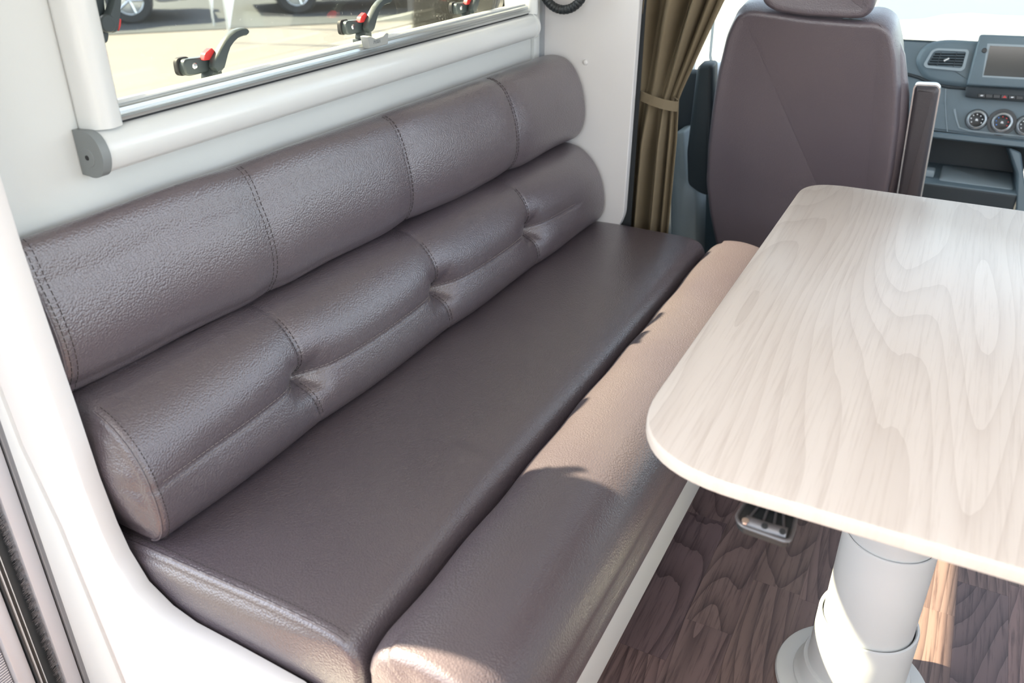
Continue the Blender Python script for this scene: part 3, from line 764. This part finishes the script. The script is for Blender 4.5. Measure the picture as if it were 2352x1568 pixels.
# ================================================================== CAB SEAT
SPN = Vector((0, 1, .24)).normalized(); SP0 = Vector((0, 2.27, .45))
sp = lambda q, d=0.: on_plane(q, SP0+SPN*d, SPN)
cs = tag(empty('cab_seat', (-.35, 2.4, .05)), 'dark plum cab seat seen from behind with headrest', 'seat')
oseat = [(1690, 34), (1722, 25), (1770, 32), (1850, 44), (1960, 53), (2020, 55), (2046, 74), (2058, 130), (2063, 220), (2059, 300), (2047, 400), (2030, 480), (2005, 580), (1985, 660), (1680, 640), (1652, 596), (1640, 550), (1628, 490), (1620, 420), (1624, 340), (1633, 260), (1647, 170), (1668, 80)]
op_ = [sp(q) for q in oseat]
shell = slab('backrest', rounded(op_, .018, 4), SPN, [(.004, .020), (.0012, .012), (.002, .004), (.010, .0), (.05, -.004), (.10, -.002), (.135, .012), (.150, .035)], M_SEATLEA, cs, auto=70)
tube('piping', [sp(q, .004) for q in ((2020, 56), (2040, 78), (2050, 130), (2055, 220), (2050, 300), (2038, 400), (2021, 480), (1998, 570))], .0016, M_SEATLEA, cs, 6)
# lighter front side bolster showing on the right edge
sb = [(2046, 72), (2058, 130), (2064, 220), (2060, 300), (2048, 400), (2031, 480), (2006, 580)]
bm = bmesh.new(); add_tube(bm, [sp(q, .055) for q in sb], [.012, .020, .024, .026, .026, .024, .02], 14)
bmobj('side_bolster', bm, M_SEATLEA, cs)
hd = [(1744, -170), (1744, -20), (1752, 12), (1782, 30), (1850, 40), (1950, 46), (1988, 44), (2006, 25), (2014, -20), (2018, -170)]
slab('headrest', rounded([sp(q, -.012) for q in hd], .015, 4), SPN, [(0, .020), (-.004, .012), (.002, .003), (.015, 0), (.06, 0), (.085, .012), (.095, .03)], M_SEATLEA, cs, auto=70)
for q in ((1800, 20), (1955, 32)):
    a = sp(q, .035); tube('headrest_post', [a+Vector((0, .03, -.06)), a+Vector((0, 0, .04))], .006, M_CHROME, cs, 12)
for q in ((1792, 36), (1958, 49)):
    a = sp(q, .02); box('post_guide', a+Vector((-.022, -.006, -.006)), a+Vector((.022, .02, .006)), M_BLACK, cs, .003)
sp_b = sp((1830, 640))
box('seat_base', (-.55, 2.36, .05), (-.22, 2.72, .32), M_DASHD, cs, .03, 4)
box('seat_squab', (-.57, 2.40, .30), (-.14, 2.76, .42), M_SEATLEA, cs, .045, 5)
adopt(cs)
# folded-up armrests
def armrest(pxs, depth, dplus, label, pale):
    pts = [on_plane(q, (0, depth, .6), (0, 1, .12)) for q in pxs]; n = Vector((0, 1, .12)).normalized()
    c = tag(empty('armrest', (pts[0].x, depth, .4)), label, 'armrest', 'cab seat armrests')
    slab('arm_pad', rounded(pts, .012, 5), n, [(0, .010), (.003, .003), (.010, 0), (dplus, 0), (dplus+.012, .008)], M_DASHD if not pale else M_ARM, c, auto=60)
    if pale:
        r_ = rounded(pts, .012, 5)
        ring('edge_trim', [p+n*.012 for p in inset(r_, n, -.0035)], [p+n*.012 for p in inset(r_, n, .0)], n, .018, M_SILVER, c)
    adopt(c); return c
armrest([(2100, 206), (2104, 200), (2150, 202), (2156, 210), (2094, 560), (2044, 560)], 2.235, .045, 'dark armrest with pale edge folded up beside the dashboard', True)
armrest([(1600, 152), (1636, 150), (1634, 300), (1628, 452), (1606, 446), (1578, 425), (1576, 350)], 2.30, .05, 'black armrest folded up beside the curtain', False)

# ================================================================== CAB SHELL
struct(box('floor', (-1.0, 1.99, -.06), (1.15, 3.3, -.02), M_DASHD), 'dark cab floor mat')
dw = struct(empty('door_1', (-.93, 2.6, 0)), 'slate blue cab door with side glass')
boxes('door_panel', [((-1.0, 2.10, -.05), (-.90, 3.2, .80))], M_DASHT, dw, .01)
boxes('door_frame', [((-.99, 2.06, .80), (-.93, 2.16, 2.0)), ((-.99, 3.02, .80), (-.94, 3.08, 1.5)), ((-.99, 2.1, 1.62), (-.93, 3.0, 2.0)), ((-.985, 2.60, .80), (-.945, 2.625, 1.62))], M_DASHT, dw, .006)
box('door_pane', (-.972, 2.16, .80), (-.968, 3.02, 1.62), M_GLASS, dw)
slab('arm_rest_panel', rounded([(-.90, 2.25, .42), (-.90, 2.95, .48), (-.90, 2.95, .62), (-.90, 2.25, .56)], .03, 5), (1, 0, 0), [(0, 0), (.05, 0), (.06, .01)], M_DASHD, dw)
adopt(dw)
struct(boxes('trim_5', [((-.93, 1.99, -.05), (-.78, 2.10, .50)), ((-.97, 1.99, .5), (-.86, 2.08, 2.0))], M_DASHT, bev=.012), 'pale blue-grey lower pillar trim behind the curtain')
pil = [(1540, 420), (1548, 305), (1572, 300), (1576, 420), (1598, 436), (1600, 470), (1596, 640), (1540, 640)]
struct(slab('trim_6', rounded([at_y(q, 2.38) for q in pil], .012, 5), (0, 1, 0), [(0, .006), (.006, 0), (.10, 0)], M_DASHT, auto=50), 'pale moulded seat box trim beside the armrest')
dk = [(1548, 170), (1606, 165), (1600, 260), (1572, 330), (1552, 400), (1540, 400)]
struct(slab('trim_7', rounded([at_y(q, 2.46) for q in dk], .01, 4), (0, 1, 0), [(0, .004), (.004, 0), (.06, 0)], M_DASHD, auto=50), 'dark pillar cover behind the curtain')
bl_ = [at_y((1641, -60), 2.56), at_y((1636, 40), 2.56), at_y((1628, 130), 2.56), at_y((1650, 250), 2.54), at_y((1670, 400), 2.5)]
sbt = strip3('seat_belt', [(p, Vector((.93, 0, .37)).normalized()) for p in bl_], .001, .03, M_DASHT, None)
tag(sbt, 'pale seat belt hanging at the cab door window', 'seat belt')
struct(boxes('wall_cab_right', [((1.05, 1.99, -.05), (1.15, 3.3, .85)), ((1.05, 1.99, .85), (1.15, 2.1, 2.0)), ((1.05, 3.0, .85), (1.10, 3.06, 1.6))], M_DASHT), 'slate blue driver side door panel')
struct(boxes('ceiling', [((-1.0, 2.5, 1.85), (1.15, 2.72, 1.95))], M_CEIL), 'pale cab headliner')
ws = struct(empty('window_2', (0, 3.25, .86)), 'windscreen above the dashboard')
wsp = [(-.93, 3.16, .72), (1.08, 3.16, .72), (.98, 2.62, 1.88), (-.84, 2.62, 1.88)]
nrm = (Vector(wsp[1])-Vector(wsp[0])).cross(Vector(wsp[3])-Vector(wsp[0])).normalized()
slab('windscreen_glass', wsp, nrm, [(0, 0), (.005, 0)], M_GLASS, ws)
for a, b in ((0, 3), (1, 2)): tube('windscreen_pillar', [wsp[a], wsp[b]], .045, M_DASHT, ws, 12)
adopt(ws)

# ================================================================== DASHBOARD
DN = Vector((0, -1, .22)).normalized(); DP0 = Vector((0, 2.86, .70))
dp = lambda q, d=0.: on_plane(q, DP0+DN*d, DN)
da = tag(empty('dashboard', (.1, 3.0, 0)), 'slate blue van dashboard with air vent, screen and dials', 'dashboard')
# upper body: top edge line (2065,88)-(2352,102)
tl, tr = dp((1900, 80)), dp((2700, 119))
bl2, br2 = dp((1900, 270)), dp((2700, 370))
vs = [tl, tr, br2, bl2, tl+Vector((0, .09, -.034)), tr+Vector((0, .09, -.034)), br2+Vector((0, .30, 0)), bl2+Vector((0, .30, 0))]
bm = bmesh.new(); vv = [bm.verts.new(v) for v in vs]
for f in ((0, 1, 2, 3), (4, 5, 6, 7), (0, 1, 5, 4), (3, 2, 6, 7), (0, 3, 7, 4), (1, 2, 6, 5)): bm.faces.new([vv[q] for q in f])
bmesh.ops.bevel(bm, geom=bm.edges[:], offset=.008, segments=3, affect='EDGES')
bmobj('dash_body', bm, M_DASH, da)
DB = -DN
podp = rounded([dp(q, .004) for q in ((2104, 140), (2122, 108), (2148, 97), (2180, 94), (2262, 99), (2252, 210), (2222, 197), (2160, 190), (2125, 178))], .018, 5)
pod = slab('vent_pod', podp, DN, [(0, -.004), (.004, 0), (.008, .003), (.010, .010)], M_DASH, da, auto=60)
tube('pod_crease', [p+DN*.004 for p in inset([Vector(p) for p in podp], DN, -.004)], .0022, M_DASHD, pod, 6, closed=True)
fo = rounded([dp(q, .013) for q in ((2121, 148), (2140, 116), (2152, 111), (2222, 114), (2226, 119), (2216, 158), (2208, 164), (2126, 156))], .008, 4)
fi = rounded([dp(q, .013) for q in ((2129, 145), (2145, 119), (2154, 116), (2217, 119), (2219, 122), (2210, 154), (2205, 157), (2132, 151))], .006, 4)
ring('vent_frame', fo, fi, DN, .008, M_DASHT, pod)
slab('vent_recess', fi, DN, [(-.004, 0), (.0005, 0)], M_VENT, pod)
for k in range(5):
    t = (k+.5)/5; a = dp((2149-19*t, 121+29*t), .018); b = dp((2217-8*t, 122+31*t), .018)
    strip3('vent_slat', [(a, Vector((0, -.5, 1)).normalized()), (b, Vector((0, -.5, 1)).normalized())], .0055, .002, M_DASHD, pod)
for t in (.22, .75): tube('vent_fin', [dp((2149+68*t-2, 120), .019), dp((2135+73*t, 154), .019)], .0012, M_DASHD, pod, 6)
tube('vent_tab', [dp((2168, 140), .024), dp((2180, 134), .024)], .0045, M_SILVER, pod, 10)
# swoop moulding under the pod
tube('dash_crease', [dp(q, .002) for q in ((2040, 165), (2075, 168), (2110, 178), (2140, 192), (2180, 200), (2240, 205))], .005, M_DASHD, da, 8)
tube('seam_line', [dp(q, .002) for q in ((2172, 203), (2171, 235), (2173, 270), (2176, 303))], .0012, M_DASHT, da, 6)
tube('panel_outline', [dp(q, .002) for q in ((2192, 250), (2197, 275), (2203, 293), (2225, 300), (2280, 306), (2360, 314))], .003, M_DASHT, da, 8)
# screen unit
so_ = rounded([dp(q, .025) for q in ((2250, 79), (2500, 88), (2500, 212), (2219, 196))], .008, 4)
su = slab('screen_bezel', so_, DN, [(-.05, .0), (.006, 0), (.010, .003), (.011, .006)], M_DASH, da, auto=50)
si = [dp(q, .0365) for q in ((2274, 105), (2480, 113), (2480, 185), (2259, 173))]
slab('display', si, DN, [(-.002, 0), (.0006, 0)], M_SCREEN, su)
slab('display_step', [dp(q, .0355) for q in ((2268, 100), (2490, 108), (2490, 190), (2256, 177), )], DN, [(-.002, 0), (.0006, 0)], M_DASHT, su)
lathe('power_knob', [(0, .002), (.0055, .002), (.0065, .001), (.007, -.002)], M_VENT, su, dp((2261, 116), .037), DN, 24)
slab('lower_lip', rounded([dp(q, .020) for q in ((2219, 198), (2500, 215), (2500, 240), (2500, 245), (2240, 226), (2216, 222))], .005, 3), DN, [(-.04, 0), (.004, 0), (.006, .003)], M_DASHD, su, auto=50)
for k in range(6):
    x0 = 2247+k*17.5
    sh = .98*(k)
    bt = slab('push_button', [dp(q, .027) for q in ((x0, 215+sh), (x0+16, 216+sh), (x0+15, 224+sh), (x0-1, 223+sh))], DN, [(-.002, 0), (.002, 0), (.0028, .0006)], M_VENT, su)
    if k in (0, 4): slab('icon', [dp(q, .0301) for q in ((x0+6, 218+sh), (x0+12, 218.4+sh), (x0+10, 221+sh), (x0+4, 220.6+sh))], DN, [(0, 0), (.0003, 0)], M_PRINT, bt)
    if k == 3: slab('hazard_icon', [dp(q, .0301) for q in ((x0+8.5, 216+sh), (x0+13, 222+sh), (x0+3, 221.5+sh))], DN, [(0, 0), (.0003, 0)], M_REDPRINT, bt)
# climate dials
for (q, r, big) in (((2243, 275), .0275, 0), ((2301, 281), .029, 1), ((2357, 289), .0275, 0)):
    c = dp(q, .002)
    kb = lathe('dial', [(0, .002), (r*1.28, .002), (r*1.30, 0), (r*1.30, -.01)] if big else [(0, .002), (r*1.06, .002), (r*1.1, 0), (r*1.1, -.01)], M_VENT, da, c, DN, 40)
    lathe('dial_ring', [(r*.72, .020), (r*.80, .0225), (r*.92, .021), (r*1.0, .010), (r*1.02, .0)], M_SILVER, kb, c, DN, 40)
    lathe('dial_cap', [(0, .0185), (r*.70, .0195), (r*.74, .020)], M_VENT, kb, c, DN, 40)
    u, w = RT, DN.cross(RT).normalized()
    if w.z < 0: w = -w
    for a in range(7):
        an = math.radians(210-a*40); p = c+DN*.0203+(Vector((1, 0, 0))*math.cos(an)+w*math.sin(an))*r*.54; s_ = .0016
        slab('dial_mark', [p+Vector((1, 0, 0))*i*s_+w*j*s_ for i, j in ((-1, -1), (1, -1), (1, 1), (-1, 1))], DN, [(0, 0), (.0003, 0)], (M_PRINT if not big else (M_BLUEPRINT if a < 3 else M_REDPRINT)), kb)
    p = c+DN*.0203
    slab('dial_icon', [p+Vector((1, 0, 0))*i*.004+w*j*.003 for i, j in ((-1, -1), (1, -1), (.6, 1), (-.6, 1))], DN, [(0, 0), (.0003, 0)], M_PRINT, kb)
# open storage tray below
zt_ = dp((2200, 305)).z
T = lambda q, d=0.: dp(q, d)
bm = bmesh.new()
add_slab(bm, [T(q, .0) for q in ((2100, 297), (2420, 330), (2420, 348), (2100, 312))], DN, [(-.1, 0), (.010, 0), (.016, .004)])
bmobj('tray_brow', bm, M_DASH, da, auto=50)
back0 = [Vector((-.20, 3.06, .62)), Vector((.22, 3.06, .60)), Vector((.22, 3.03, .40)), Vector((-.20, 3.03, .40))]
slab('tray_back', back0, (0, -1, 0), [(0, 0), (.01, 0)], M_DASHD, da)
fz = dp((2250, 450)).z
f0, f1 = dp((2100, 412)), dp((2338, 440))
box('tray_floor', (-.25, f0.y-.01, f0.z-.02), (f1.x, 3.07, f0.z), M_DASH, da, .005)
slab('tray_liner', rounded([(-.008, f0.y+.025, f0.z), (f1.x-.012, f0.y+.025, f0.z), (f1.x-.02, 3.0, f0.z), (-.008, 3.0, f0.z)], .012, 4), (0, 0, 1), [(0, 0), (.002, 0), (.003, .002)], M_DASHT, da)
box('tray_socket', (-.060, f0.y+.04, f0.z), (-.025, f0.y+.085, f0.z+.022), M_DASHT, da, .006, 3)
box('tray_front', (-.25, f0.y-.012, .05), (f1.x+.001, f0.y+.01, f0.z-.004), M_DASHD, da, .006, 3)
sd = rounded([dp(q, .006) for q in ((2316, 338), (2345, 350), (2362, 480), (2368, 620), (2326, 620), (2334, 470), (2337, 400))], .008, 4)
slab('tray_side', sd, DN, [(-.22, 0), (0, 0), (.006, .004)], M_DASH, da, auto=50)
box('console_panel', (f1.x+.03, f0.y+.02, .0), (.75, f0.y+.2, .62), M_DASH, da, .01)
box('lower_body', (-.85, 2.98, .0), (-.2, 3.3, .66), M_DASH, da, .02)
adopt(da)

# ================================================================== OUTSIDE
GZ = -.62
M_SAND = mat('pale_sandy_concrete', (.36, .32, .27), .9); n_ = N(M_SAND)
n_.color(n_.mix(n_.ramp(n_.noise(n_.coord(), .6, 5, .6), [(.35, (0, 0, 0)), (.7, (1, 1, 1))]), (.108, .104, .096), (.094, .089, .082)))
gr = mesh('ground', [(-60, -50, GZ), (60, -50, GZ), (60, 70, GZ), (-60, 70, GZ)], [(0, 1, 2, 3)], M_SAND); struct(gr, 'sunlit pale sandy yard ground')
M_ASPH = mat('grey_asphalt', (.028, .036, .041), .9)
rd = mesh('road', [(-59, -44, GZ+.01), (-10.6, 8.7, GZ+.01), (-7.6, 12.0, GZ+.01), (-4.6, 15.4, GZ+.01), (-16, 60, GZ+.01), (-59, 60, GZ+.01)], [(0, 1, 2, 3, 4)], M_ASPH); struct(rd, 'grey asphalt road strip behind the yard')
M_CARS = {'white': mat('white_car_paint', (.72, .74, .76), .25, coat=.5), 'slate': mat('slate_car_paint', (.09, .12, .15), .25, coat=.5), 'silver': mat('pale_blue_car_paint', (.48, .56, .62), .25, coat=.5)}
M_TYRE = mat('tyre', (.02, .024, .028), .8); M_CGL = mat('dark_car_glass', (.03, .05, .06), .08); M_TAIL = mat('red_tail_lamp', (.55, .02, .03), .3)
def car(loc, rz, paint, label):
    c = tag(empty('car', loc), label, 'car', 'parked cars in the yard'); c.rotation_euler = (0, 0, rz)
    side = [(-2.1, .30), (-2.15, .62), (-2.05, .92), (-1.75, 1.0), (-1.25, 1.42), (.35, 1.45), (1.05, 1.02), (1.95, .86), (2.15, .60), (2.12, .30), (1.72, .28), (1.62, .52), (1.35, .64), (1.08, .52), (.98, .28), (-1.0, .28), (-1.1, .52), (-1.38, .64), (-1.65, .52), (-1.75, .28)]
    b = slab('body', rounded([(x, -.86, z) for x, z in side], .09, 3), (0, 1, 0), [(0, .05), (.06, 0), (1.66, 0), (1.72, .05)], M_CARS[paint], c, auto=40)
    for s in (-1, 1):
        for g in ([(-1.55, .98), (-1.18, 1.34), (-.42, 1.38), (-.42, .98)], [(-.34, .98), (-.34, 1.38), (.30, 1.38), (.88, 1.0)]):
            slab('side_window', rounded([(x, s*.862, z) for x, z in g], .04, 3), (0, s, 0), [(0, 0), (.006, .003)], M_CGL, c)
        slab('sill', [(-.98, s*.85, .20), (.96, s*.85, .20), (.96, s*.85, .36), (-.98, s*.85, .36)], (0, s, 0), [(0, 0), (.03, .01)], M_TYRE, c)
        box('tail_lamp', (-2.17, s*.62-.16, .70), (-2.05, s*.62+.16, .86), M_TAIL, c, .02)
        box('head_lamp', (2.0, s*.6-.18, .62), (2.14, s*.6+.18, .76), M_CHROME, c, .03)
        for wx in (-1.38, 1.35):
            w = lathe('wheel', [(.20, .10), (.30, .10), (.335, .07), (.335, -.09), (.2, -.1)], M_TYRE, c, (wx, s*.80, .335), (0, s, 0), 28)
            lathe('rim', [(0, .075), (.06, .08), (.19, .06), (.215, .085), (.225, .06)], M_SILVER, w, (wx, s*.80, .335), (0, s, 0), 28)
            for k in range(5):
                an = k*math.tau/5; tube('spoke', [(wx, s*.875, .335), (wx+.19*math.cos(an), s*.872, .335+.19*math.sin(an))], .022, M_SILVER, w, 6)
    slab('wind_glass', [(.42, -.66, 1.42), (.42, .66, 1.42), (1.0, .74, 1.04), (1.0, -.74, 1.04)], (.56, 0, .83), [(0, 0), (.01, 0)], M_CGL, c)
    box('bumper', (1.98, -.80, .30), (2.2, .80, .50), M_TYRE, c, .05); box('bumper', (-2.22, -.80, .30), (-2.0, .80, .50), M_TYRE, c, .05)
    return c
car((-12.9, 8.9, GZ), math.radians(50), 'white', 'white car whose wheel shows beyond the near window corner')
car((-9.6, 13.0, GZ), math.radians(48), 'slate', 'dark slate car behind the middle window latch')
car((-14.5, 15.0, GZ), math.radians(50), 'silver', 'pale blue car behind the white pennants')
car((-6.2, 17.3, GZ), math.radians(48), 'white', 'white car at the far end of the side window')
M_STANDIN = mat('pale_blue_grey_standin', (.085, .108, .115), .8)
apx = [(1990, 48), (2060, 47), (2120, 44), (2170, 34), (2230, 31), (2300, 36), (2420, 40), (2600, 44)]
ap = [at_z(q, GZ+.008) for q in apx]
aw = mesh('road', [tuple(p) for p in ap]+[(30, 40, GZ+.008), (-3, 40, GZ+.008)], [tuple(range(len(ap)+2))], M_STANDIN); struct(aw, 'flat pale blue-grey patch standing in for objects beyond the windscreen')  # ground patch added as a stand-in for pale objects outside
M_BURNOUT = mat('pale_burnout_ground', (.30, .30, .29), .9)  # ground colour paled so the view ahead looks overexposed
fc = mesh('forecourt', [(-4.2, 5.0, GZ+.005), (14, 5.0, GZ+.005), (30, 45, GZ+.005), (-4.2, 45, GZ+.005)], [(0, 1, 2, 3)], M_BURNOUT); struct(fc, 'pale forecourt patch added to burn out white ahead of the windscreen')
M_FLAG = mat('white_flag_fabric', (.82, .84, .86), .7)
def pennant(px, depth, w, label):
    b = at_z(px, GZ); d = (b-CAM); base = CAM+d*depth; gz = GZ
    c = tag(empty('pennant', (base.x, base.y, gz)), label, 'pennant', 'white pennants in the yard')
    tube('pole', [(base.x, base.y, gz), (base.x-.02, base.y, gz+2.4), (base.x+.05, base.y+.1, gz+2.8)], .018, M_SILVER, c, 8)
    u = RT; p0 = Vector((base.x, base.y, gz+.12))
    pts = [p0, p0+u*w*.45+Vector((0, 0, .9)), p0+u*w+Vector((0, 0, 2.1)), p0+u*w*.9+Vector((0, 0, 2.6)), p0+Vector((0, 0, 2.65))]
    slab('flag', pts, u.cross(Vector((0, 0, 1))), [(0, 0), (.004, 0)], M_FLAG, c); adopt(c)
pennant((528, 88), .97, .62, 'larger white pennant tapering to a point beyond the window')
pennant((492, 60), 1.0, .35, 'narrow white pennant left of the larger one')

# ================================================================== FILL LAMPS (unseen ceiling panels added to brighten the interior)
def fill_lamp(x, y, w, l, power, label):
    c = tag(empty('fill_lamp', (x, y, 2.0)), label, 'lamp', 'added fill lamps')
    box('fill_lamp_frame', (x-w/2-.015, y-l/2-.015, 1.985), (x+w/2+.015, y+l/2+.015, 2.0), M_PVC, c, .003)
    L = bpy.data.lights.new('fill_panel', 'AREA'); L.shape = 'RECTANGLE'; L.size = w; L.size_y = l; L.energy = power; L.color = (1.0, .97, .95)
    o = bpy.data.objects.new('fill_panel', L); COL.objects.link(o); o.location = (x, y, 1.983); o.parent = c; adopt(c)
fill_lamp(.85, .9, .25, 1.2, 6, 'long fill light panel added above the aisle')
fill_lamp(0, -.8, .9, .35, 14, 'wide fill light panel added behind the camera')
